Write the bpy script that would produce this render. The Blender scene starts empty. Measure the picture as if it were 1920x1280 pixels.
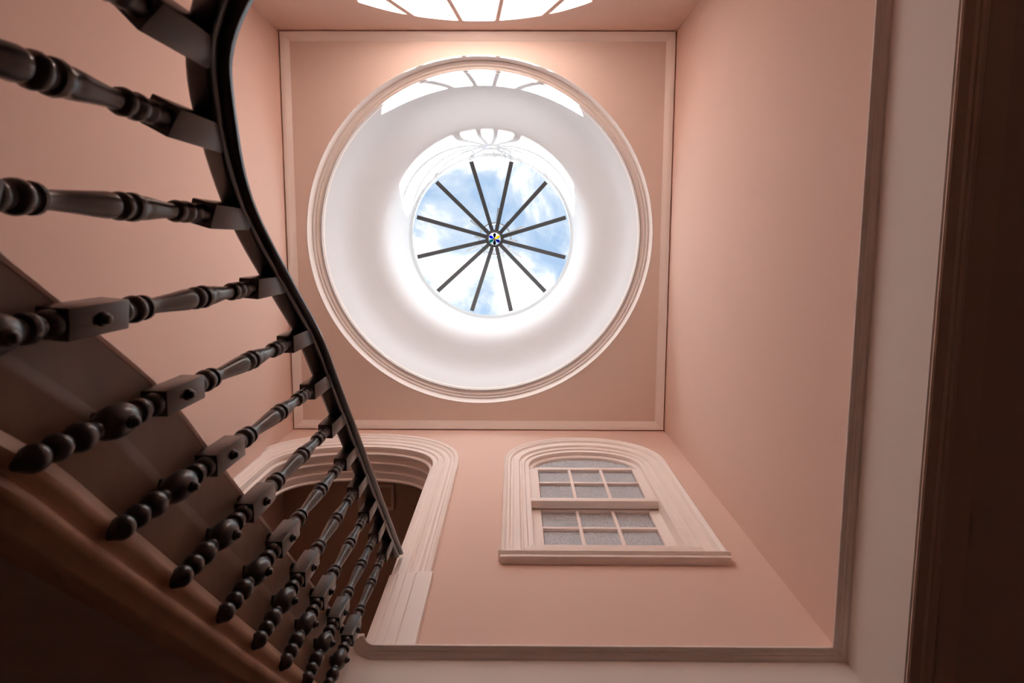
import bpy, bmesh, math, random
from mathutils import Vector, Matrix

random.seed(7)
S = bpy.context.scene
COL = S.collection
PI = math.pi

# ------------------------------------------------------------------ camera
# world: +X = right in the photo, +Y = down in the photo, +Z = up the stairwell; origin at the eye
cam_d = bpy.data.cameras.new('camera')
cam = bpy.data.objects.new('camera', cam_d)
COL.objects.link(cam)
R0 = (0.99998654, -0.00302264, 0.00421743)
R1 = (0.00339177, 0.99589464, -0.09045641)
R2 = (-0.0039267, 0.0904695, 0.99589149)
M = Matrix(((R0[0], -R1[0], -R2[0], 0), (R0[1], -R1[1], -R2[1], 0), (R0[2], -R1[2], -R2[2], 0), (0, 0, 0, 1)))
cam.matrix_world = M
cam_d.sensor_width = 36.0
cam_d.lens = 920.0 / 1920.0 * 36.0
cam_d.shift_y = -105.0 / 1920.0
cam_d.clip_start = 0.02
cam_d.clip_end = 200
cam_d.dof.use_dof = True
cam_d.dof.focus_distance = 4.0
cam_d.dof.aperture_fstop = 4.0
S.camera = cam

# ------------------------------------------------------------------ world (blue sky with broken cloud)
W = bpy.data.worlds.new('sky')
S.world = W
W.use_nodes = True
nt = W.node_tree
nt.nodes.clear()
tc = nt.nodes.new('ShaderNodeTexCoord')
mp = nt.nodes.new('ShaderNodeMapping')
mp.inputs['Location'].default_value = (3.1, 1.62, 0.4)
nz = nt.nodes.new('ShaderNodeTexNoise')
nz.inputs['Scale'].default_value = 7.0
nz.inputs['Detail'].default_value = 7.0
nz.inputs['Roughness'].default_value = 0.58
nz.inputs['Distortion'].default_value = 0.35
rp = nt.nodes.new('ShaderNodeValToRGB')
rp.color_ramp.elements[0].position = 0.36
rp.color_ramp.elements[0].color = (0.46, 0.65, 0.90, 1)
rp.color_ramp.elements[1].position = 0.55
rp.color_ramp.elements[1].color = (1.3, 1.3, 1.3, 1)
e = rp.color_ramp.elements.new(0.455)
e.color = (0.72, 0.85, 1.0, 1)
bg = nt.nodes.new('ShaderNodeBackground')
bg.inputs['Strength'].default_value = 1.0
wo = nt.nodes.new('ShaderNodeOutputWorld')
nt.links.new(tc.outputs['Generated'], mp.inputs['Vector'])
nt.links.new(mp.outputs['Vector'], nz.inputs['Vector'])
nt.links.new(nz.outputs['Fac'], rp.inputs['Fac'])
nt.links.new(rp.outputs['Color'], bg.inputs['Color'])
nt.links.new(bg.outputs['Background'], wo.inputs['Surface'])

# ------------------------------------------------------------------ sun
sun_d = bpy.data.lights.new('sun', 'SUN')
sun = bpy.data.objects.new('sun', sun_d)
COL.objects.link(sun)
sun_d.energy = 68.0
sun_d.color = (1.0, 0.98, 0.95)
sun_d.angle = math.radians(0.5)
sun.location = (0, 12, 20)
sun.rotation_euler = Vector((0.0, -1.0, -1.14)).to_track_quat('-Z', 'Y').to_euler()

# ------------------------------------------------------------------ exposure
S.view_settings.view_transform = 'Standard'
S.view_settings.look = 'None'
S.view_settings.gamma = 1.0
S.view_settings.use_curve_mapping = False
S.view_settings.exposure = 0.0
try:
    S.cycles.max_bounces = 16
    S.cycles.diffuse_bounces = 10
    S.cycles.transparent_max_bounces = 12
    S.cycles.use_denoising = True
except Exception:
    pass

# ------------------------------------------------------------------ materials
def mat(name, col, rough=0.6, spec=0.3, var=0.0, vscale=3.0, bump=0.0, bscale=60.0, stretch=None, col2=None, coat=0.0):
    m = bpy.data.materials.new(name)
    m.use_nodes = True
    t = m.node_tree
    b = t.nodes['Principled BSDF']
    b.inputs['Base Color'].default_value = (*col, 1)
    b.inputs['Roughness'].default_value = rough
    b.inputs['Specular IOR Level'].default_value = spec
    if coat:
        b.inputs['Coat Weight'].default_value = coat
        b.inputs['Coat Roughness'].default_value = 0.25
    tcn = t.nodes.new('ShaderNodeTexCoord')
    mpn = t.nodes.new('ShaderNodeMapping')
    t.links.new(tcn.outputs['Object'], mpn.inputs['Vector'])
    if stretch:
        mpn.inputs['Scale'].default_value = stretch
    if var or col2:
        n = t.nodes.new('ShaderNodeTexNoise')
        n.inputs['Scale'].default_value = vscale
        n.inputs['Detail'].default_value = 5
        t.links.new(mpn.outputs['Vector'], n.inputs['Vector'])
        r = t.nodes.new('ShaderNodeValToRGB')
        c2 = col2 if col2 else tuple(c * (1 - var) for c in col)
        r.color_ramp.elements[0].position = 0.3
        r.color_ramp.elements[1].position = 0.7
        r.color_ramp.elements[0].color = (*c2, 1)
        r.color_ramp.elements[1].color = (*col, 1)
        t.links.new(n.outputs['Fac'], r.inputs['Fac'])
        t.links.new(r.outputs['Color'], b.inputs['Base Color'])
    if bump:
        n2 = t.nodes.new('ShaderNodeTexNoise')
        n2.inputs['Scale'].default_value = bscale
        n2.inputs['Detail'].default_value = 3
        t.links.new(mpn.outputs['Vector'], n2.inputs['Vector'])
        bp = t.nodes.new('ShaderNodeBump')
        bp.inputs['Strength'].default_value = bump
        bp.inputs['Distance'].default_value = 0.01
        t.links.new(n2.outputs['Fac'], bp.inputs['Height'])
        t.links.new(bp.outputs['Normal'], b.inputs['Normal'])
    return m

PINK = mat('pink_plaster', (0.735, 0.535, 0.455), 0.7, 0.2, var=0.03, vscale=1.5, bump=0.02, bscale=40)
CEIL = mat('ceiling_plaster', (0.88, 0.765, 0.695), 0.8, 0.2, var=0.02, vscale=1.5)
CREAM = mat('cream_trim_paint', (0.88, 0.79, 0.735), 0.45, 0.35, var=0.03, vscale=5)
WHITE = mat('white_plaster', (0.635, 0.645, 0.655), 0.75, 0.2, var=0.015, vscale=2)
OFFW = mat('offwhite_paint', (0.74, 0.675, 0.63), 0.6, 0.25, var=0.03, vscale=2)
BLACKW = mat('ebonised_wood', (0.016, 0.0112, 0.0100), 0.33, 0.5, col2=(0.008, 0.006, 0.0055), vscale=8, stretch=(1, 1, 0.15), coat=0.5)
BROWN = mat('brown_stair_wood', (0.29, 0.18, 0.12), 0.5, 0.3, col2=(0.22, 0.13, 0.088), vscale=6, stretch=(1, 1, 2))
MOULD = mat('brown_string_moulding', (0.64, 0.42, 0.29), 0.5, 0.3, col2=(0.52, 0.33, 0.22), vscale=6, stretch=(1, 1, 2))
SOFFIT = mat('soffit_boards', (0.68, 0.58, 0.53), 0.7, 0.2, var=0.15, vscale=4)
HALLC = mat('hall_ceiling_paint', (0.74, 0.62, 0.55), 0.8, 0.2, var=0.03)
FLOORM = mat('dark_floorboards', (0.20, 0.14, 0.10), 0.5, 0.3, col2=(0.15, 0.10, 0.07), vscale=5, stretch=(6, 0.5, 1))
DARKM = mat('dark_bronze_metal', (0.030, 0.024, 0.022), 0.5, 0.4, var=0.1, vscale=20)
GREYM = mat('grey_metal', (0.25, 0.27, 0.29), 0.4, 0.5, var=0.1, vscale=20)

def glass_mat():
    m = bpy.data.materials.new('skylight_glass')
    m.use_nodes = True
    t = m.node_tree
    t.nodes.clear()
    tr = t.nodes.new('ShaderNodeBsdfTransparent')
    tr.inputs['Color'].default_value = (0.985, 0.99, 1.0, 1)
    gl = t.nodes.new('ShaderNodeBsdfGlossy')
    gl.inputs['Roughness'].default_value = 0.03
    fr = t.nodes.new('ShaderNodeFresnel')
    fr.inputs['IOR'].default_value = 1.2
    mx = t.nodes.new('ShaderNodeMixShader')
    o = t.nodes.new('ShaderNodeOutputMaterial')
    t.links.new(fr.outputs['Fac'], mx.inputs['Fac'])
    t.links.new(tr.outputs['BSDF'], mx.inputs[1])
    t.links.new(gl.outputs['BSDF'], mx.inputs[2])
    t.links.new(mx.outputs['Shader'], o.inputs['Surface'])
    return m
GLASS = glass_mat()

def obscure_mat():
    m = bpy.data.materials.new('obscure_glass')
    m.use_nodes = True
    t = m.node_tree
    b = t.nodes['Principled BSDF']
    b.inputs['Base Color'].default_value = (0.74, 0.80, 0.86, 1)
    b.inputs['Roughness'].default_value = 0.10
    b.inputs['Specular IOR Level'].default_value = 0.9
    tcn = t.nodes.new('ShaderNodeTexCoord')
    v = t.nodes.new('ShaderNodeTexVoronoi')
    v.inputs['Scale'].default_value = 62
    t.links.new(tcn.outputs['Object'], v.inputs['Vector'])
    n = t.nodes.new('ShaderNodeTexNoise')
    n.inputs['Scale'].default_value = 130
    t.links.new(tcn.outputs['Object'], n.inputs['Vector'])
    ad = t.nodes.new('ShaderNodeMath')
    ad.operation = 'ADD'
    t.links.new(v.outputs['Distance'], ad.inputs[0])
    t.links.new(n.outputs['Fac'], ad.inputs[1])
    bp = t.nodes.new('ShaderNodeBump')
    bp.inputs['Strength'].default_value = 0.9
    bp.inputs['Distance'].default_value = 0.02
    t.links.new(ad.outputs[0], bp.inputs['Height'])
    t.links.new(bp.outputs['Normal'], b.inputs['Normal'])
    return m
OBSC = obscure_mat()

def stained(name, col):
    m = bpy.data.materials.new(name)
    m.use_nodes = True
    t = m.node_tree
    t.nodes.clear()
    a = t.nodes.new('ShaderNodeBsdfTranslucent')
    a.inputs['Color'].default_value = (*col, 1)
    tr = t.nodes.new('ShaderNodeBsdfTransparent')
    tr.inputs['Color'].default_value = (*col, 1)
    mx = t.nodes.new('ShaderNodeMixShader')
    mx.inputs[0].default_value = 0.97
    o = t.nodes.new('ShaderNodeOutputMaterial')
    t.links.new(a.outputs[0], mx.inputs[1])
    t.links.new(tr.outputs[0], mx.inputs[2])
    t.links.new(mx.outputs[0], o.inputs['Surface'])
    return m

# ------------------------------------------------------------------ helpers
def link(name, me, m, parent=None, smooth=None):
    me.update()
    if m:
        me.materials.append(m)
    if smooth is not None:
        me.shade_smooth()
        me.set_sharp_from_angle(angle=math.radians(smooth))
    o = bpy.data.objects.new(name, me)
    COL.objects.link(o)
    if parent:
        o.parent = parent
    return o

def pydata(name, vs, fs, m, parent=None, smooth=None, fix=True):
    me = bpy.data.meshes.new(name)
    me.from_pydata([tuple(v) for v in vs], [], fs)
    if fix:
        bm = bmesh.new()
        bm.from_mesh(me)
        bmesh.ops.remove_doubles(bm, verts=bm.verts, dist=1e-6)
        bmesh.ops.recalc_face_normals(bm, faces=bm.faces)
        bm.to_mesh(me)
        bm.free()
    return link(name, me, m, parent, smooth)

def empty(name, loc=(0, 0, 0)):
    o = bpy.data.objects.new(name, None)
    COL.objects.link(o)
    o.location = loc
    return o

def tag(o, label, cat=None, kind=None, group=None):
    o['label'] = label
    if cat:
        o['category'] = cat
    if kind:
        o['kind'] = kind
    if group:
        o['group'] = group
    return o

def box(name, lo, hi, m, parent=None, bev=0.0):
    bm = bmesh.new()
    bmesh.ops.create_cube(bm, size=1)
    for v in bm.verts:
        v.co = Vector([lo[i] + (v.co[i] + 0.5) * (hi[i] - lo[i]) for i in range(3)])
    if bev:
        bmesh.ops.bevel(bm, geom=bm.edges[:], offset=bev, segments=2, affect='EDGES', profile=0.5)
    me = bpy.data.meshes.new(name)
    bm.to_mesh(me)
    bm.free()
    return link(name, me, m, parent, 35 if bev else None)

def plate(name, outer, holes, f, depth, m, parent=None):
    """flat plate with holes; f maps (a,b) and a depth to 3D"""
    bm = bmesh.new()
    edges = []
    for loop in [outer] + holes:
        vs = [bm.verts.new((p[0], p[1], 0)) for p in loop]
        for i in range(len(vs)):
            edges.append(bm.edges.new((vs[i], vs[(i + 1) % len(vs)])))
    bmesh.ops.triangle_fill(bm, use_beauty=True, use_dissolve=False, edges=edges)
    r = bmesh.ops.extrude_face_region(bm, geom=bm.faces[:])
    for v in [g for g in r['geom'] if isinstance(g, bmesh.types.BMVert)]:
        v.co.z = 1.0
    for v in bm.verts:
        v.co = Vector(f(v.co.x, v.co.y, v.co.z * depth))
    bmesh.ops.recalc_face_normals(bm, faces=bm.faces)
    me = bpy.data.meshes.new(name)
    bm.to_mesh(me)
    bm.free()
    return link(name, me, m, parent)

def grid_faces(nr, nc, close_r=False, close_c=False):
    fs = []
    for i in range(nr if close_r else nr - 1):
        for j in range(nc if close_c else nc - 1):
            a = i * nc + j
            b = i * nc + (j + 1) % nc
            c = ((i + 1) % nr) * nc + (j + 1) % nc
            d = ((i + 1) % nr) * nc + j
            fs.append((a, b, c, d))
    return fs

def lathe(name, prof, cx, cy, m, parent=None, n=96, smooth=40, closed=False):
    vs = []
    for i in range(n):
        a = 2 * PI * i / n
        for r, z in prof:
            vs.append((cx + r * math.cos(a), cy + r * math.sin(a), z))
    return pydata(name, vs, grid_faces(n, len(prof), True, closed), m, parent, smooth)

def frames2d(pts, closed=False):
    """mitred left-hand normals of a 2D polyline"""
    out = []
    n = len(pts)
    for i in range(n):
        p = Vector(pts[i])
        if closed:
            a, b = Vector(pts[i - 1]), Vector(pts[(i + 1) % n])
        else:
            a = Vector(pts[i - 1]) if i > 0 else None
            b = Vector(pts[i + 1]) if i < n - 1 else None
        t1 = (p - a).normalized() if a is not None else None
        t2 = (b - p).normalized() if b is not None else None
        if t1 is None: t1 = t2
        if t2 is None: t2 = t1
        n1 = Vector((-t1.y, t1.x)); n2 = Vector((-t2.y, t2.x))
        nn = (n1 + n2)
        nn.normalize()
        c = max(0.3, nn.dot(n1))
        out.append((p, nn / c))
    return out

def sweep(name, pts, prof, f, m, parent=None, smooth=40, closed_path=False, closed_prof=True, caps=True):
    """prof = (u along in-plane normal, v across plane); f(a, b, v) -> 3D"""
    fr = frames2d(pts, closed_path)
    vs = []
    for p, nn in fr:
        for u, v in prof:
            q = p + nn * u
            vs.append(f(q.x, q.y, v))
    k = len(prof)
    fs = grid_faces(len(pts), k, closed_path, closed_prof)
    if caps and closed_prof and not closed_path:
        fs.append(tuple(range(k)))
        fs.append(tuple(range((len(pts) - 1) * k, len(pts) * k)))
    return pydata(name, vs, fs, m, parent, smooth)

# ------------------------------------------------------------------ key sizes
XL, XR, YT, YB = -2.4336, 1.6626, -2.150, 2.082
H = 5.3025            # stairwell ceiling
ZF = 2.300            # upper floor
ZL = 1.92             # underside of that floor
ZG = -1.45            # hall floor
RCX, RCY = -0.371, -0.067   # dome ring
DCX, DCY = -0.360, -0.056   # lantern drum

# ------------------------------------------------------------------ curves of the two openings in the front wall
def arch_curve(cx, hw, zs, rise, zb, n=24, ex=2.25):
    """from the right foot, up and over, to the left foot"""
    pts = [(cx + hw, zb)]
    for i in range(n + 1):
        a = PI * i / n
        c, s = math.cos(a), math.sin(a)
        pts.append((cx + hw * math.copysign(abs(c) ** (2 / ex), c), zs + rise * abs(s) ** (2 / ex)))
    pts.append((cx - hw, zb))
    return pts

ACX, AHW = -1.525, 0.775
arch_in = arch_curve(ACX, AHW, 4.38, 0.41, ZF)
WCX, WHW = 0.664, 0.520
win_in = arch_curve(WCX, WHW, 4.40, 0.29, 3.13, ex=2.05)

# ------------------------------------------------------------------ stairwell shell
wl = box('wall_left', (XL - 0.25, YT - 0.25, ZG), (XL, YB + 3.0, H + 0.15), PINK)
tag(wl, 'pink plastered wall behind the staircase on the left', 'wall', 'structure')
wb = box('wall_back', (XL, YT - 0.25, ZG), (4.6, YT, H + 0.15), PINK)
tag(wb, 'pink plastered wall at the top edge holding the bright sunlit patch', 'wall', 'structure')
wr = box('wall_right', (XR, YT, 2.25), (XR + 0.25, YB + 0.02, H + 0.15), PINK)
tag(wr, 'broad plain pink plastered wall on the right', 'wall', 'structure')
o_loop = [(XL, 2.25), (2.3, 2.25), (2.3, H + 0.15), (XL, H + 0.15)]
def grown(c, d):
    return [(p.x + nn.x * d, p.y + nn.y * d) for p, nn in frames2d(c)]
ah = [(x, z) for x, z in arch_in]
ah[0] = (ah[0][0], 2.30); ah[-1] = (ah[-1][0], 2.30)
wf = plate('wall_front', o_loop, [ah, win_in], lambda a, b, d: (a, YB + d, b), 0.30, PINK)
tag(wf, 'pink plastered wall with an archway and an arched sash window', 'wall', 'structure')

circ = [(RCX + 1.857 * math.cos(2 * PI * i / 128), RCY + 1.857 * math.sin(2 * PI * i / 128)) for i in range(128)]
ce = plate('ceiling', [(XL - .1, YT - .1), (XR + .1, YT - .1), (XR + .1, YB + .1), (XL - .1, YB + .1)], [circ],
           lambda a, b, d: (a, b, H + d), 0.12, CEIL)
tag(ce, 'square pink beige ceiling around the white dome opening', 'ceiling', 'structure')

# cornice strip standing just off the walls
cp = [(XL, YT), (XR, YT), (XR, YB), (XL, YB)]
cor = sweep('trim_1', cp, [(0.011, H - 0.004), (0.011, H - 0.056), (0.017, H - 0.060), (0.028, H - 0.054), (0.058, H - 0.024), (0.088, H - 0.006), (0.094, H + 0.01), (0.011, H + 0.01)],
            lambda a, b, v: (a, b, v), mat('pale_cornice_paint', (0.92, 0.86, 0.82), 0.5, 0.3), closed_path=True)
tag(cor, 'narrow cream moulding around the edge of the square ceiling', 'moulding', 'structure')

# dome bowl with the lantern drum
dome_prof = [(1.752, 5.43), (1.752, 5.78), (1.748, 5.89), (1.735, 5.98), (1.702, 6.06), (1.655, 6.125), (1.59, 6.185), (1.52, 6.24), (1.45, 6.288), (1.39, 6.333), (1.345, 6.38), (1.315, 6.435),
             (1.298, 6.50), (1.289, 6.58), (1.285, 6.70), (1.285, 7.70)]
nseg = 128
vs = []
for i in range(nseg):
    a = 2 * PI * i / nseg
    for r, z in dome_prof:
        t = min(1, max(0, (z - 5.6) / 0.8))
        cx = RCX + (DCX - RCX) * t
        cy = RCY + (DCY - RCY) * t
        vs.append((cx + r * math.cos(a), cy + r * math.sin(a), z))
dome = pydata('ceiling_dome', vs, grid_faces(nseg, len(dome_prof), True), WHITE, None, 60)
tag(dome, 'smooth white round dome rising to the glass skylight', 'dome', 'structure')
ring_prof = [(1.866, 5.310), (1.866, 5.300), (1.856, 5.298), (1.853, 5.304), (1.847, 5.408), (1.841, 5.414), (1.838, 5.408), (1.831, 5.406), (1.826, 5.412), (1.820, 5.424),
             (1.811, 5.427), (1.807, 5.421), (1.800, 5.420), (1.795, 5.428), (1.787, 5.440), (1.777, 5.442), (1.773, 5.438), (1.765, 5.442), (1.745, 5.462), (1.745, 5.50), (1.90, 5.50), (1.90, 5.310)]
ring = lathe('trim_2', ring_prof, RCX, RCY, mat('white_ring_paint', (0.84, 0.80, 0.77), 0.5, 0.3), n=128, closed=True)
tag(ring, 'white ring of ridged moulding around the foot of the dome', 'moulding', 'structure')

# ------------------------------------------------------------------ skylight
sky = empty('skylight', (DCX, DCY, 8.0))
tag(sky, 'round conical glass skylight with twelve dark bars at the dome top', 'skylight')
def sp(name, vs, fs, m, parent=sky, smooth=None):
    o = pydata(name, [(x, y, z - 8.0 if True else z) for x, y, z in vs], fs, m, parent, smooth)
    return o
Z0, Z1, RG = 7.80, 8.74, 1.26
rim_prof = [(1.320, 7.702), (1.284, 7.702), (1.276, 7.708), (1.272, 7.740), (1.258, 7.746), (1.248, 7.756), (1.245, 7.80), (1.320, 7.80)]
n = 96
vs = [(r * math.cos(2 * PI * i / n), r * math.sin(2 * PI * i / n), z) for i in range(n) for r, z in rim_prof]
sp('rim', vs, grid_faces(n, len(rim_prof), True, True), mat('rim_paint', (0.50, 0.51, 0.52), 0.5), smooth=40)
def cone_pt(r, dz=0.0):
    return Z1 + (Z0 - Z1) * r / RG + dz
HUBX, HUBY = 0.018, 0.024      # the hub sits a finger off the drum's axis
def offc(r):
    t = 1 - r / RG
    return HUBX * t, HUBY * t
for k in range(12):
    a = math.radians(15 + 30 * k)
    ca, sa = math.cos(a), math.sin(a)
    # glazing bar
    w = 0.032
    vs = []
    for r in (0.12, 1.215):
        ox, oy = offc(r)
        for s, dz in ((-w * 0.9, 0.0), (w * 0.9, 0.0), (w, -0.038), (-w, -0.038)):
            vs.append((ox + r * ca - s * sa, oy + r * sa + s * ca, cone_pt(r, dz)))
    sp('glazing_bar', vs, [(0, 1, 2, 3), (7, 6, 5, 4), (0, 4, 5, 1), (1, 5, 6, 2), (2, 6, 7, 3), (3, 7, 4, 0)], DARKM)
    # pane between this bar and the next
    vs = []
    for dz in (0.004, 0.010):
        for r, n_ in ((0.10, 1), (RG, 4)):
            ox, oy = offc(r)
            for j in range(n_ + 1):
                b = a + math.radians(30) * j / n_
                vs.append((ox + r * math.cos(b), oy + r * math.sin(b), cone_pt(r, dz)))
    top = (0, 1, 6, 5, 4, 3, 2)
    sp('pane', vs, [top, tuple(i + 7 for i in reversed(top))], GLASS)
# hub with its coloured rosette
hub_prof = [(0.108, 8.60), (0.116, 8.592), (0.150, 8.60), (0.162, 8.62), (0.162, 8.70), (0.15, 8.75), (0.108, 8.75)]
vs = [(HUBX + r * math.cos(2 * PI * i / 48), HUBY + r * math.sin(2 * PI * i / 48), z) for i in range(48) for r, z in hub_prof]
hub = sp('hub', vs, grid_faces(48, len(hub_prof), True, True), DARKM, smooth=40)
def disc(name, cx, cy, z, rx, ry, rot, m, parent, th=0.006, n=28, power=1.0):
    vs = []
    for zz in (z, z + th):
        for i in range(n):
            a = 2 * PI * i / n
            x, y = rx * math.cos(a), ry * math.sin(a) * (0.72 + 0.28 * math.cos(a) if power != 1.0 else 1)
            vs.append((cx + x * math.cos(rot) - y * math.sin(rot), cy + x * math.sin(rot) + y * math.cos(rot), zz))
    fs = [tuple(range(n)), tuple(reversed(range(n, 2 * n)))] + [(i, (i + 1) % n, n + (i + 1) % n, n + i) for i in range(n)]
    return sp(name, vs, fs, m, parent)
disc('rosette_glass', HUBX, HUBY, 8.632, 0.110, 0.110, 0, stained('milk_glass', (0.98, 0.98, 0.98)), hub)
pet = [(-90, (0.02, 0.012, 0.012), 'smoke'), (-30, (0.80, 0.58, 0.05), 'amber'), (30, (0.015, 0.04, 0.50), 'cobalt'), (90, (0.10, 0.012, 0.012), 'ruby'), (150, (0.01, 0.42, 0.36), 'teal'), (210, (0.015, 0.05, 0.55), 'blue')]
for ang, c, nm in pet:
    a = math.radians(ang)
    disc('petal', HUBX + 0.060 * math.cos(a), HUBY + 0.060 * math.sin(a), 8.622, 0.045, 0.033, a, stained(nm + '_glass', c), hub, power=2)
disc('rosette_centre', HUBX, HUBY, 8.620, 0.020, 0.020, 0, stained('gold_glass', (0.62, 0.40, 0.03)), hub)
# metal crest standing on the roof outside the glass
crest = empty('roof_crest', (DCX + HUBX, DCY + HUBY, 8.78))
tag(crest, 'grey metal crest of thin rods and a ring outside the skylight hub', 'roof crest')
vs = []
for i in range(48):
    a = 2 * PI * i / 48
    for j in range(8):
        b = 2 * PI * j / 8
        rr = 0.285 + 0.018 * math.cos(b)
        vs.append((rr * math.cos(a), rr * math.sin(a), 0.10 + 0.018 * math.sin(b)))
pydata('ring', vs, grid_faces(48, 8, True, True), GREYM, crest, 60)
for ang, r1 in ((217, .56), (276, .56), (307, .40), (-24, .56), (5, .40), (35, .58), (64, .36), (97, .30), (128, .34), (157, .56), (186, .38)):
    a = math.radians(ang)
    d = Vector((math.cos(a), math.sin(a), 0)); s = Vector((-d.y, d.x, 0))
    vs = []
    for r, z in ((0.15, 0.02), (r1, 0.14)):
        for u, v in ((-.019, -.014), (.019, -.014), (.019, .014), (-.019, .014)):
            p = d * r + s * u
            vs.append((p.x, p.y, z + v))
    pydata('rod', vs, [(0, 1, 2, 3), (7, 6, 5, 4), (0, 4, 5, 1), (1, 5, 6, 2), (2, 6, 7, 3), (3, 7, 4, 0)], GREYM, crest)

# ------------------------------------------------------------------ floor edge around the well: nosing, fascia, hall ceiling
fx, fy = XR - 0.006, YB - 0.006
xs_face = -0.797
rad = 0.10
edge = [(fx, YT), (fx, fy), (xs_face + rad, fy)]
for i in range(1, 9):
    a = PI / 2 * i / 8
    edge.append((xs_face + rad - rad * math.sin(a), fy - rad + rad * math.cos(a)))
to3 = lambda a, b, v: (a, b, v)
nos = sweep('trim_3', edge, [(-0.02, 2.302), (0.042, 2.302), (0.050, 2.299), (0.053, 2.294), (0.052, 2.288), (0.047, 2.285), (0.030, 2.283), (0.027, 2.275), (0.019, 2.273), (0.014, 2.266), (0.004, 2.260), (-0.02, 2.258)],
            to3, CREAM, smooth=30)
tag(nos, 'cream nosing moulding along the floor edge of the upper landing', 'moulding', 'structure')
fas = sweep('trim_4', edge, [(0.0, 2.285), (0.0, 1.925), (-0.004, 1.92), (-0.03, 1.92), (-0.03, 2.285)], to3, OFFW, smooth=30)
tag(fas, 'off white fascia band under the landing edge', 'fascia', 'structure')
hr = box('ceiling_hall_right', (fx + 0.02, YT, ZL + 0.012), (4.6, 5.1, ZF - 0.01), HALLC)
tag(hr, 'dark ceiling of the lower hall at the right edge', 'ceiling', 'structure')
hf = box('ceiling_hall_front', (XL, fy + 0.02, ZL + 0.012), (fx + 0.02, 5.1, ZF - 0.01), HALLC)
tag(hf, 'dark lower hall ceiling under the landing behind the archway', 'ceiling', 'structure')
arc = sweep('trim_5', edge[:3], [(-0.004, 1.921), (-0.004, 1.915), (-0.010, 1.910), (-0.050, 1.908), (-0.060, 1.902), (-0.066, 1.908), (-0.074, 1.908), (-0.080, 1.900), (-0.094, 1.898), (-0.104, 1.906), (-0.205, 1.914), (-0.215, 1.925), (-0.215, 1.94), (-0.004, 1.94)],
            to3, mat('brown_hall_trim', (0.80, 0.64, 0.55), 0.5, 0.3), smooth=25)
tag(arc, 'dark ridged moulding under the fascia along the hall ceiling', 'moulding', 'structure')
fl = box('floor', (XL - .25, YT - .25, ZG - 0.1), (4.85, 5.35, ZG), FLOORM)
tag(fl, 'dark boarded floor of the lower hall', 'floor', 'structure')
for nm, lo, hi, lb in (('wall_hall_right', (4.6, YT - .25, ZG), (4.85, 5.35, ZF), 'far right wall of the dim lower hall'),
                       ('wall_hall_front', (XL, 5.1, ZG), (4.6, 5.35, ZL + .3), 'far front wall of the dim lower hall')):
    tag(box(nm, lo, hi, PINK), lb, 'wall', 'structure')

# corridor behind the archway and the window
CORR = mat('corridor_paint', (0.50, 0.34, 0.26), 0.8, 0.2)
zc = 4.97
tag(box('ceiling_corridor', (XL, YB + 0.30, zc), (2.3, 5.1, zc + 0.15), CORR), 'dark ceiling of the corridor seen through the archway', 'ceiling', 'structure')
tag(box('wall_corridor_front', (XL, 4.6, ZF), (2.3, 4.8, zc), CORR), 'far wall of the dark corridor beyond the archway', 'wall', 'structure')
tag(box('wall_corridor_right', (2.3, YB, ZF - .1), (2.5, 5.1, zc + .15), CORR), 'end wall of the dark corridor behind the window', 'wall', 'structure')
tag(box('floor_corridor', (XL, YB + 0.02, ZF - 0.02), (2.3, 4.6, ZF), FLOORM), 'boarded corridor floor beyond the archway', 'floor', 'structure')
hat = empty('ceiling_hatch', (-1.45, 2.70, zc))
tag(hat, 'small framed hatch in the dark corridor ceiling behind the arch', 'hatch')
sweep('hatch_frame', [(-0.19, -0.14), (0.19, -0.14), (0.19, 0.14), (-0.19, 0.14)], [(0, -0.028), (0.004, -0.03), (0.03, -0.024), (0.036, 0.0), (0, 0)], lambda a, b, v: (a, b, v), HALLC, hat, closed_path=True)
box('hatch_panel', (-0.165, -0.115, -0.012), (0.165, 0.115, 0.0), mat('hatch_paint', (0.55, 0.36, 0.27), 0.6), hat, 0.004)
box('hatch_knob', (0.02, -0.02, -0.03), (0.06, 0.02, -0.012), HALLC, hat, 0.006)

# ------------------------------------------------------------------ archway casing
door = empty('door_1', (ACX, YB, ZF))
tag(door, 'open archway with cream ridged casing beside the stair head', 'archway', 'structure')
def f_wall(a, b, v):
    return (a - ACX, -v, b - ZF)
# casing, u = away from the opening (right-hand walk goes up then left, so the left normal points inwards: use -u)
case = [(0.0, -0.01), (0.0, 0.016), (0.010, 0.024), (0.030, 0.026), (0.036, 0.018), (0.046, 0.020), (0.052, 0.032), (0.085, 0.036), (0.092, 0.026), (0.100, 0.028), (0.112, 0.040),
        (0.135, 0.044), (0.148, 0.036), (0.158, 0.036), (0.168, 0.046), (0.182, 0.052), (0.196, 0.050), (0.206, 0.060), (0.226, 0.064), (0.240, 0.056), (0.245, 0.040), (0.245, -0.01)]
zpl = 2.855
ac = arch_curve(ACX, AHW, 4.38, 0.41, zpl)
def relief(pr):
    """deepen the hollows of a casing profile"""
    mx = max(v for u, v in pr)
    return [(u, v if v < 0 else max(0.004, mx + 0.004 - (mx - v) * 1.5)) for u, v in pr]
def clip_left(o):
    """the casing dies into the left wall"""
    bm = bmesh.new(); bm.from_mesh(o.data)
    r = bmesh.ops.bisect_plane(bm, geom=bm.verts[:] + bm.edges[:] + bm.faces[:], plane_co=(XL - ACX + 0.001, 0, 0), plane_no=(-1, 0, 0), clear_outer=True)
    bmesh.ops.holes_fill(bm, edges=[g for g in r['geom_cut'] if isinstance(g, bmesh.types.BMEdge)])
    bm.to_mesh(o.data); bm.free()
    return o
clip_left(sweep('casing', ac, [(-u, v * 0.74) for u, v in relief(case)], f_wall, CREAM, door, 30))
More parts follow.
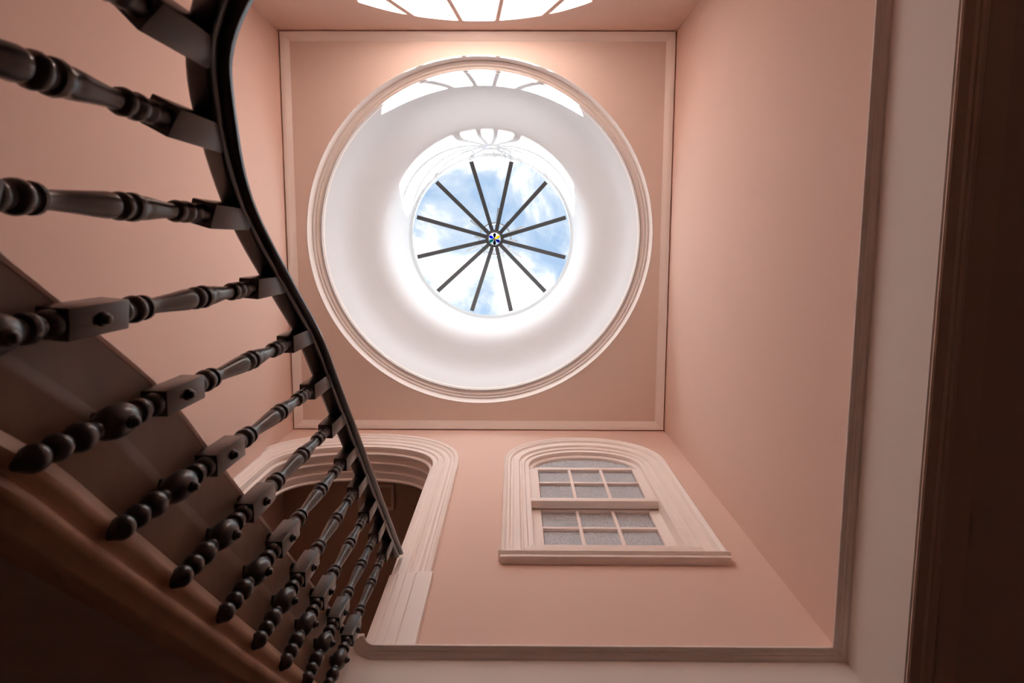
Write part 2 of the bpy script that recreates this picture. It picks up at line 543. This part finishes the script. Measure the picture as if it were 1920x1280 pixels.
for sx in (1, -1):
    x0 = ACX + sx * (AHW - 0.012)
    pl = [(u, v * 0.75 if v > 0 else v) for u, v in [(0.0, -0.01), (0.0, 0.030), (0.020, 0.036), (0.050, 0.036), (0.058, 0.046), (0.100, 0.048), (0.108, 0.056), (0.150, 0.058), (0.160, 0.050), (0.172, 0.066), (0.245, 0.070), (0.268, 0.066), (0.272, -0.01)]]
    pp = [(-sx * u, v) for u, v in pl]
    o = sweep('plinth', [(x0, ZF - 0.006), (x0, zpl)], [(-sx * u * 1 if sx > 0 else u, v) for u, v in pl], f_wall, CREAM, door, 30)
    clip_left(o)
# stepped reveal of the arch: one band after another into the wall
bands = [(0.000, 0.050, 0.000), (0.050, 0.080, 0.030), (0.080, 0.140, 0.004), (0.140, 0.172, 0.036), (0.172, 0.235, 0.010), (0.235, 0.310, 0.034), (0.310, 0.335, 0.052)]
rev = []
for y0, y1, d in bands:
    rev += [(d, y0 + 0.004), (d + 0.004, y0 + 0.010), (d + 0.003, y1 - 0.008), (d, y1)]
rev = [(-0.03, 0.0)] + rev + [(-0.03, 0.335)]
sweep('reveal', arch_in, rev, lambda a, b, v: (a - ACX, v, b - ZF), CREAM, door, 30)

# ------------------------------------------------------------------ window
win = empty('window_1', (WCX, YB, 3.05))
tag(win, 'arched cream sash window with patterned glass panes in the pink wall', 'window', 'structure')
def f_win(a, b, v):
    return (a - WCX, -v, b - 3.05)
wcase = [(0.0, -0.01), (0.0, 0.018), (0.012, 0.022), (0.026, 0.016), (0.036, 0.018), (0.044, 0.030), (0.066, 0.032), (0.074, 0.024), (0.084, 0.026), (0.094, 0.040), (0.140, 0.044), (0.150, 0.034), (0.162, 0.036),
         (0.174, 0.050), (0.188, 0.050), (0.196, 0.056), (0.214, 0.060), (0.226, 0.054), (0.230, 0.038), (0.230, -0.01)]
sweep('casing', arch_curve(WCX, WHW, 4.40, 0.29, 3.035, ex=2.05), [(-u, v) for u, v in relief(wcase)], f_win, CREAM, win, 30)
sweep('reveal', win_in, [(-0.03, 0), (0.0, 0), (0.002, 0.02), (0.0, 0.235), (-0.03, 0.235)], lambda a, b, v: (a - WCX, v, b - 3.05), CREAM, win, 30)
# sill in three steps
def wbox(name, x0, x1, y0, y1, z0, z1, m, parent=win, bev=0.004):
    return box(name, (x0 - WCX, y0 - YB, z0 - 3.05), (x1 - WCX, y1 - YB, z1 - 3.05), m, parent, bev)
def ledge(name, hw, prof, parent):
    """moulded ledge with mitred returns; prof = (projection, z)"""
    p = [(hw, 0.01), (hw, 0.0), (-hw, 0.0), (-hw, 0.01)]
    vs = []
    rows = [(1, 0), (1, 1), (-1, 1), (-1, 0)]
    for sx, fr in rows:
        for u, z in prof:
            vs.append((sx * (hw - 0.07 + u), -u if fr else 0.0, z - 3.05))
    k = len(prof)
    return pydata(name, vs, grid_faces(4, k, False, True), CREAM, parent, 30)
sill = ledge('sill', 0.765, [(0.0, 2.995), (0.034, 2.995), (0.050, 3.002), (0.053, 3.008), (0.053, 3.016), (0.044, 3.019), (0.046, 3.025), (0.060, 3.035), (0.066, 3.042), (0.066, 3.049), (0.0, 3.058)], win)
ledge('sill_step', 0.615, [(0.0, 3.050), (0.038, 3.050), (0.040, 3.080), (0.048, 3.096), (0.050, 3.110), (0.0, 3.116)], sill)
ledge('sill_step', 0.590, [(0.0, 3.110), (0.016, 3.110), (0.018, 3.140), (0.025, 3.152), (0.026, 3.164), (0.0, 3.168)], sill)
wbox('sill_board', WCX - 0.52, WCX + 0.52, YB - 0.004, YB + 0.20, 3.125, 3.165, CREAM, sill, 0.004)
# upper sash
uy0, uy1 = YB + 0.030, YB + 0.078
us = empty('upper_sash'); us.parent = win
gx0, gx1 = WCX - 0.437, WCX + 0.437
wbox('stile', WCX - 0.520, gx0, uy0, uy1, 3.835, 4.405, CREAM, us, 0.003)
wbox('stile', gx1, WCX + 0.520, uy0, uy1, 3.835, 4.405, CREAM, us, 0.003)
wbox('meeting_rail', WCX - 0.520, WCX + 0.520, uy0 - 0.006, uy1 + 0.012, 3.822, 3.872, CREAM, us, 0.003)
wbox('transom', gx0 - 0.03, gx1 + 0.03, uy0, uy1, 4.385, 4.432, CREAM, us, 0.008)
sweep('arched_head', arch_curve(WCX, 0.519, 4.40, 0.29, 4.39, ex=2.05), [(0.0, 0.030), (0.030, 0.030), (0.038, 0.036), (0.042, 0.050), (0.042, 0.078), (0.0, 0.078)], lambda a, b, v: (a - WCX, v, b - 3.05), CREAM, us, 30)
def muntin(x0, x1, z0, z1, y0, y1, parent):
    wbox('muntin', x0, x1, y0, y1, z0, z1, CREAM, parent, 0.007)
pw = (gx1 - gx0) / 3
for i in (1, 2):
    muntin(gx0 + i * pw - 0.014, gx0 + i * pw + 0.014, 3.865, 4.40, uy0 + 0.004, uy1 - 0.006, us)
zm = 4.150
for i in range(3):
    muntin(gx0 + i * pw + (0.012 if i else -0.004), gx0 + (i + 1) * pw - (0.012 if i < 2 else -0.004), zm - 0.014, zm + 0.014, uy0 + 0.004, uy1 - 0.006, us)
def pane(x0, x1, z0, z1, y, parent):
    wbox('pane', x0, x1, y, y + 0.005, z0, z1, OBSC, parent, 0.0)
for i in range(3):
    pane(gx0 + i * pw + 0.006, gx0 + (i + 1) * pw - 0.006, 3.865, zm - 0.006, uy0 + 0.030, us)
    pane(gx0 + i * pw + 0.006, gx0 + (i + 1) * pw - 0.006, zm + 0.006, 4.40, uy0 + 0.030, us)
fan = arch_curve(WCX, 0.485, 4.40, 0.262, 4.42, ex=2.05)[1:-1]
fan = [(x, max(z, 4.42)) for x, z in fan]
plate('fan_pane', fan, [], lambda a, b, d: (a - WCX, uy0 + 0.030 - YB + d, b - 3.05), 0.005, OBSC, us)
# lower sash, set further back
ly0, ly1 = YB + 0.100, YB + 0.148
ls = empty('lower_sash'); ls.parent = win
wbox('stile', WCX - 0.520, gx0, ly0, ly1, 3.165, 3.86, CREAM, ls, 0.003)
wbox('stile', gx1, WCX + 0.520, ly0, ly1, 3.165, 3.86, CREAM, ls, 0.003)
wbox('top_rail', gx0, gx1, ly0, ly1, 3.815, 3.86, CREAM, ls, 0.003)
wbox('bottom_rail', gx0, gx1, ly0, ly1, 3.165, 3.325, CREAM, ls, 0.003)
zm = 3.580
for i in (1, 2):
    muntin(gx0 + i * pw - 0.014, gx0 + i * pw + 0.014, 3.32, 3.82, ly0 + 0.004, ly1 - 0.006, ls)
for i in range(3):
    muntin(gx0 + i * pw + (0.012 if i else -0.004), gx0 + (i + 1) * pw - (0.012 if i < 2 else -0.004), zm - 0.014, zm + 0.014, ly0 + 0.004, ly1 - 0.006, ls)
for i in range(3):
    pane(gx0 + i * pw + 0.006, gx0 + (i + 1) * pw - 0.006, 3.318, zm - 0.006, ly0 + 0.030, ls)
    pane(gx0 + i * pw + 0.006, gx0 + (i + 1) * pw - 0.006, zm + 0.006, 3.822, ly0 + 0.030, ls)

# ------------------------------------------------------------------ staircase path
def plan(k):
    if k >= 3.5:
        return (-0.770, 0.35 + 0.2145 * (k - 4))
    tbl = {3: (-0.764, 0.139), 2: (-0.732, -0.062), 1: (-0.652, -0.228), 0: (-0.572, -0.358), -1: (-0.430, -0.435), -2: (-0.235, -0.462)}
    if k in tbl:
        return tbl[k]
    return (-0.235 + 0.2145 * (-2 - k), -0.466)
def ztip(k):
    tbl = {4: 0.722, 3: 0.500, 2: 0.252, 1: 0.020, 0: -0.128, -1: -0.270, -2: -0.425}
    if k in tbl:
        return tbl[k]
    if k > 4:
        return 0.726 + 0.1560 * (k - 4)
    return -0.425 - 0.1555 * (-2 - k)
K0, K1 = 12, -11
LB = 1.045
def catmull(p0, p1, p2, p3, t):
    return 0.5 * ((2 * p1) + (p2 - p0) * t + (2 * p0 - 5 * p1 + 4 * p2 - p3) * t * t + (3 * p1 - p0 - 3 * p2 + p3) * t ** 3)
ks = list(range(K0 + 1, K1 - 2, -1))
ctrl = {k: Vector((*plan(k), ztip(k))) for k in range(K0 + 2, K1 - 4, -1)}
path = []      # (k as float, Vector)
NS = 6
for k in range(K0, K1, -1):
    for j in range(NS):
        t = j / NS
        path.append((k - t, catmull(ctrl[k + 1], ctrl[k], ctrl[k - 1], ctrl[k - 2], t)))
path.append((K1, ctrl[K1]))
def normal_at(i):
    a = path[max(0, i - 1)][1]; b = path[min(len(path) - 1, i + 1)][1]
    t = Vector((b.x - a.x, b.y - a.y)).normalized()
    return Vector((-t.y, t.x))
NRM = [normal_at(i) for i in range(len(path))]

def sweep_path(name, prof, dz, m, parent, ymax, smooth=40, step=1):
    vs = []; rows = 0
    k = len(prof)
    first = True
    for i, (kk, p) in enumerate(path):
        if p.y > ymax:
            continue
        if first and i > 0:
            q = path[i - 1][1]
            t = (ymax - p.y) / (q.y - p.y)
            p0 = p.lerp(q, t)
            for u, w in prof:
                vs.append((p0.x + NRM[i].x * u, p0.y + NRM[i].y * u, p0.z + dz + w))
            rows += 1
        first = False
        for u, w in prof:
            vs.append((p.x + NRM[i].x * u, p.y + NRM[i].y * u, p.z + dz + w))
        rows += 1
    fs = grid_faces(rows, k, False, True)
    fs.append(tuple(range(k)))
    fs.append(tuple(range((rows - 1) * k, rows * k)))
    return pydata(name, vs, fs, m, parent, smooth)

stair = empty('staircase', (0, 0, 0))
tag(stair, 'curving brown wooden staircase climbing along the left wall to the arch', 'staircase')
SO = -0.0500       # string face, measured from the baluster axis
string_prof = [(-0.050, 0.0), (-0.005, 0.0), (-0.001, -0.002), (0.0, -0.007), (0.0, -0.165), (0.003, -0.172), (0.013, -0.200), (0.014, -0.212), (0.014, -0.335), (-0.050, -0.335)]
sweep_path('string', [(u + SO, w) for u, w in string_prof], 0.393, BROWN, stair, 1.985)
sweep_path('string_cap', [(u + SO, w) for u, w in [(-0.052, -0.010), (0.0005, -0.010), (0.0015, -0.006), (0.0012, 0.002), (-0.002, 0.006), (-0.052, 0.006)]], 0.393,
           mat('pale_cap_wood', (0.80, 0.62, 0.53), 0.4, 0.4), stair, 1.985)
mould = [(-0.050, -0.322), (0.014, -0.322), (0.036, -0.352), (0.040, -0.362), (0.037, -0.378), (0.027, -0.390), (0.026, -0.400), (0.034, -0.408), (0.036, -0.420), (0.030, -0.434), (0.018, -0.444),
         (0.014, -0.460), (0.002, -0.470), (-0.050, -0.470)]
sweep_path('string_moulding', [(u + SO, w) for u, w in mould], 0.393, MOULD, stair, 1.985)

def outer_of(p, n):
    """where the line across the stair meets the left or the back wall"""
    ts = []
    if n.x > 1e-4:
        ts.append((p.x - XL - 0.002) / n.x)
    if n.y > 1e-4:
        ts.append((p.y - YT - 0.002) / n.y)
    t = min(ts)
    return Vector((p.x - n.x * t, p.y - n.y * t))
def at_height(zt):
    """point and normal of the string where its top has dropped to zt"""
    for i in range(len(path) - 1):
        z0 = path[i][1].z + 0.393; z1 = path[i + 1][1].z + 0.393
        if z0 >= zt >= z1:
            t = (z0 - zt) / (z0 - z1)
            p = path[i][1].lerp(path[i + 1][1], t)
            return Vector((p.x, p.y)), NRM[i].lerp(NRM[i + 1], t).normalized()
    return None
TH = 0.035
RISE = 0.1575
lines = []
for j in range(25):
    r = at_height(ZF + 0.02 - RISE * j)
    if r:
        p, nn = r
        lines.append((ZF - RISE * j, p + nn * (SO - 0.045), outer_of(p, nn)))
for (zu, b, c), (z, a, d) in zip(lines, lines[1:]):
    corner = abs(c.x - XL) < 0.01 and abs(d.y - YT) < 0.01 and abs(c.y - YT) > 0.01
    loop = [a, b, c] + ([Vector((XL + 0.002, YT + 0.002))] if corner else []) + [d]
    n = len(loop)
    vs = [(p.x, p.y, z - TH) for p in loop] + [(p.x, p.y, z) for p in loop]
    fs = [tuple(reversed(range(n))), tuple(range(n, 2 * n))] + [(i, (i + 1) % n, n + (i + 1) % n, n + i) for i in range(n)]
    pydata('tread', vs, fs, BROWN, stair)
    t = (c - b).normalized(); sd = Vector((-t.y, t.x)) * 0.012
    c2 = c - t * 0.02
    vs = []
    for zz in (z - 0.002, zu - TH + 0.002):
        for p in (b - sd, b + sd, c2 + sd, c2 - sd):
            vs.append((p.x, p.y, zz))
    pydata('riser', vs, [(0, 1, 2, 3), (7, 6, 5, 4), (0, 4, 5, 1), (1, 5, 6, 2), (2, 6, 7, 3), (3, 7, 4, 0)], BROWN, stair)
# closed soffit under the steps
vs = []
for i, (kk, p) in enumerate(path):
    op = outer_of(Vector((p.x, p.y)), NRM[i])
    z = p.z + 0.393 - 0.462
    ip = Vector((p.x, p.y)) + NRM[i] * (SO - 0.03)
    vs.append((ip.x, ip.y, z)); vs.append((op.x, op.y, z))
    vs.append((ip.x, ip.y, z + 0.03)); vs.append((op.x, op.y, z + 0.03))
fs = []
for i in range(len(path) - 1):
    a = 4 * i; b = a + 4
    fs += [(a, b, b + 1, a + 1), (a + 2, a + 3, b + 3, b + 2), (a, a + 2, b + 2, b), (a + 1, b + 1, b + 3, a + 3)]
pydata('soffit', vs, fs, SOFFIT, stair, 40)

# ------------------------------------------------------------------ balustrade
bal = empty('balustrade', (-0.77, 0.35, ztip(4)))
tag(bal, 'black turned wooden balustrade with swept handrail bolted to the staircase', 'balustrade')
BO = bal.location.copy()
rail_half = [(0.020, 0.0), (0.027, 0.002), (0.030, 0.008), (0.030, 0.017), (0.026, 0.021), (0.027, 0.025), (0.036, 0.027), (0.045, 0.031), (0.050, 0.038), (0.049, 0.049), (0.040, 0.058), (0.022, 0.063), (0.0, 0.065)]
rail_prof = rail_half + [(-u, w) for u, w in reversed(rail_half[:-1])]
rail = sweep_path('handrail', rail_prof, LB, BLACKW, None, 2.045, 50)
rail.parent = bal
rail.location = -BO

turn1 = [(0.0, 0.0), (0.006, 0.001), (0.010, 0.006), (0.013, 0.013), (0.018, 0.018), (0.023, 0.026), (0.0245, 0.034), (0.022, 0.044), (0.015, 0.051), (0.014, 0.054), (0.019, 0.059), (0.0245, 0.070), (0.024, 0.080), (0.017, 0.090),
         (0.016, 0.094), (0.022, 0.100), (0.0275, 0.113), (0.0275, 0.124), (0.021, 0.137), (0.017, 0.143), (0.0165, 0.152), (0.021, 0.158), (0.028, 0.168), (0.033, 0.185), (0.034, 0.200), (0.031, 0.218), (0.024, 0.231),
         (0.018, 0.238), (0.018, 0.244), (0.025, 0.248), (0.027, 0.256), (0.024, 0.264), (0.019, 0.268), (0.018, 0.276), (0.022, 0.280), (0.0255, 0.288), (0.0255, 0.300), (0.0, 0.302)]
turn2 = [(0.0, 0.425), (0.020, 0.427), (0.024, 0.432), (0.0255, 0.440), (0.023, 0.449), (0.020, 0.452), (0.021, 0.458), (0.0265, 0.463), (0.0285, 0.472), (0.027, 0.480), (0.0225, 0.486), (0.0225, 0.490), (0.0265, 0.495), (0.026, 0.502),
         (0.019, 0.507), (0.0165, 0.515), (0.0175, 0.540), (0.0205, 0.580), (0.0235, 0.615), (0.0250, 0.635), (0.0235, 0.645), (0.021, 0.648), (0.0225, 0.653), (0.0265, 0.658), (0.0275, 0.666), (0.0255, 0.674), (0.022, 0.677), (0.0225, 0.682),
         (0.0275, 0.687), (0.0285, 0.696), (0.0260, 0.704), (0.0235, 0.708), (0.0245, 0.718), (0.0230, 0.735), (0.0190, 0.765), (0.0165, 0.790), (0.0170, 0.802), (0.0215, 0.806), (0.0245, 0.815), (0.0235, 0.824), (0.0195, 0.828),
         (0.0205, 0.834), (0.0245, 0.842), (0.0240, 0.852), (0.0190, 0.858), (0.0190, 0.864), (0.0220, 0.870), (0.0220, 0.878), (0.0195, 0.884), (0.0210, 0.895), (0.024, 0.905), (0.0, 0.907)]
def turned(bm, prof, n=20):
    ringv = []
    for r, z in prof:
        if r == 0:
            ringv.append([bm.verts.new((0, 0, z))])
        else:
            ringv.append([bm.verts.new((r * math.cos(2 * PI * i / n), r * math.sin(2 * PI * i / n), z)) for i in range(n)])
    for a, b in zip(ringv, ringv[1:]):
        for i in range(n):
            j = (i + 1) % n
            if len(a) == 1:
                bm.faces.new((a[0], b[j], b[i]))
            elif len(b) == 1:
                bm.faces.new((a[i], a[j], b[0]))
            else:
                bm.faces.new((a[i], a[j], b[j], b[i]))
def cube_into(bm, w, z0, z1, bev):
    r = bmesh.ops.create_cube(bm, size=1)
    for v in r['verts']:
        v.co = Vector((v.co.x * w, v.co.y * w, z0 + (v.co.z + .5) * (z1 - z0)))
    es = list({e for v in r['verts'] for e in v.link_edges})
    bmesh.ops.bevel(bm, geom=es, offset=bev, segments=2, affect='EDGES', profile=0.5)
bm = bmesh.new()
turned(bm, turn1)
cube_into(bm, 0.057, 0.298, 0.428, 0.003)
turned(bm, turn2)
for zz in (0.365, 0.196):          # spacer between the baluster and the stair string
    r = bmesh.ops.create_cone(bm, cap_ends=True, segments=14, radius1=0.017, radius2=0.017, depth=0.05)
    for v in r['verts']:
        v.co = Vector((-0.036 + v.co.z, v.co.x, zz + v.co.y))
cube_into(bm, 0.059, 0.903, LB + 0.030, 0.003)
bmesh.ops.recalc_face_normals(bm, faces=bm.faces)
bal_me = bpy.data.meshes.new('baluster')
bm.to_mesh(bal_me); bm.free()
bal_me.materials.append(BLACKW)
bal_me.shade_smooth(); bal_me.set_sharp_from_angle(angle=math.radians(38))
bm = bmesh.new()
turned(bm, [(0.0, 0.016), (0.005, 0.016), (0.0085, 0.013), (0.0095, 0.008), (0.013, 0.006), (0.014, 0.0), (0.0, 0.0)], 14)
bmesh.ops.recalc_face_normals(bm, faces=bm.faces)
bolt_me = bpy.data.meshes.new('bolt')
bm.to_mesh(bolt_me); bm.free()
bolt_me.materials.append(BLACKW)
bolt_me.shade_smooth(); bolt_me.set_sharp_from_angle(angle=math.radians(45))
for k in range(11, K1, -1):
    i = (K0 - k) * NS
    p = path[i][1]
    ob = bpy.data.objects.new('baluster', bal_me)
    COL.objects.link(ob)
    ob.parent = bal
    ob.location = Vector((p.x, p.y, p.z)) - BO
    ob.rotation_euler = (0, 0, math.atan2(NRM[i].y, NRM[i].x))
    for zz, off in ((0.365, 0.0285), (0.196, 0.032)):
        b2 = bpy.data.objects.new('bolt', bolt_me)
        COL.objects.link(b2)
        b2.parent = ob
        b2.location = (off, 0, zz)
        b2.rotation_euler = (0, PI / 2, 0)
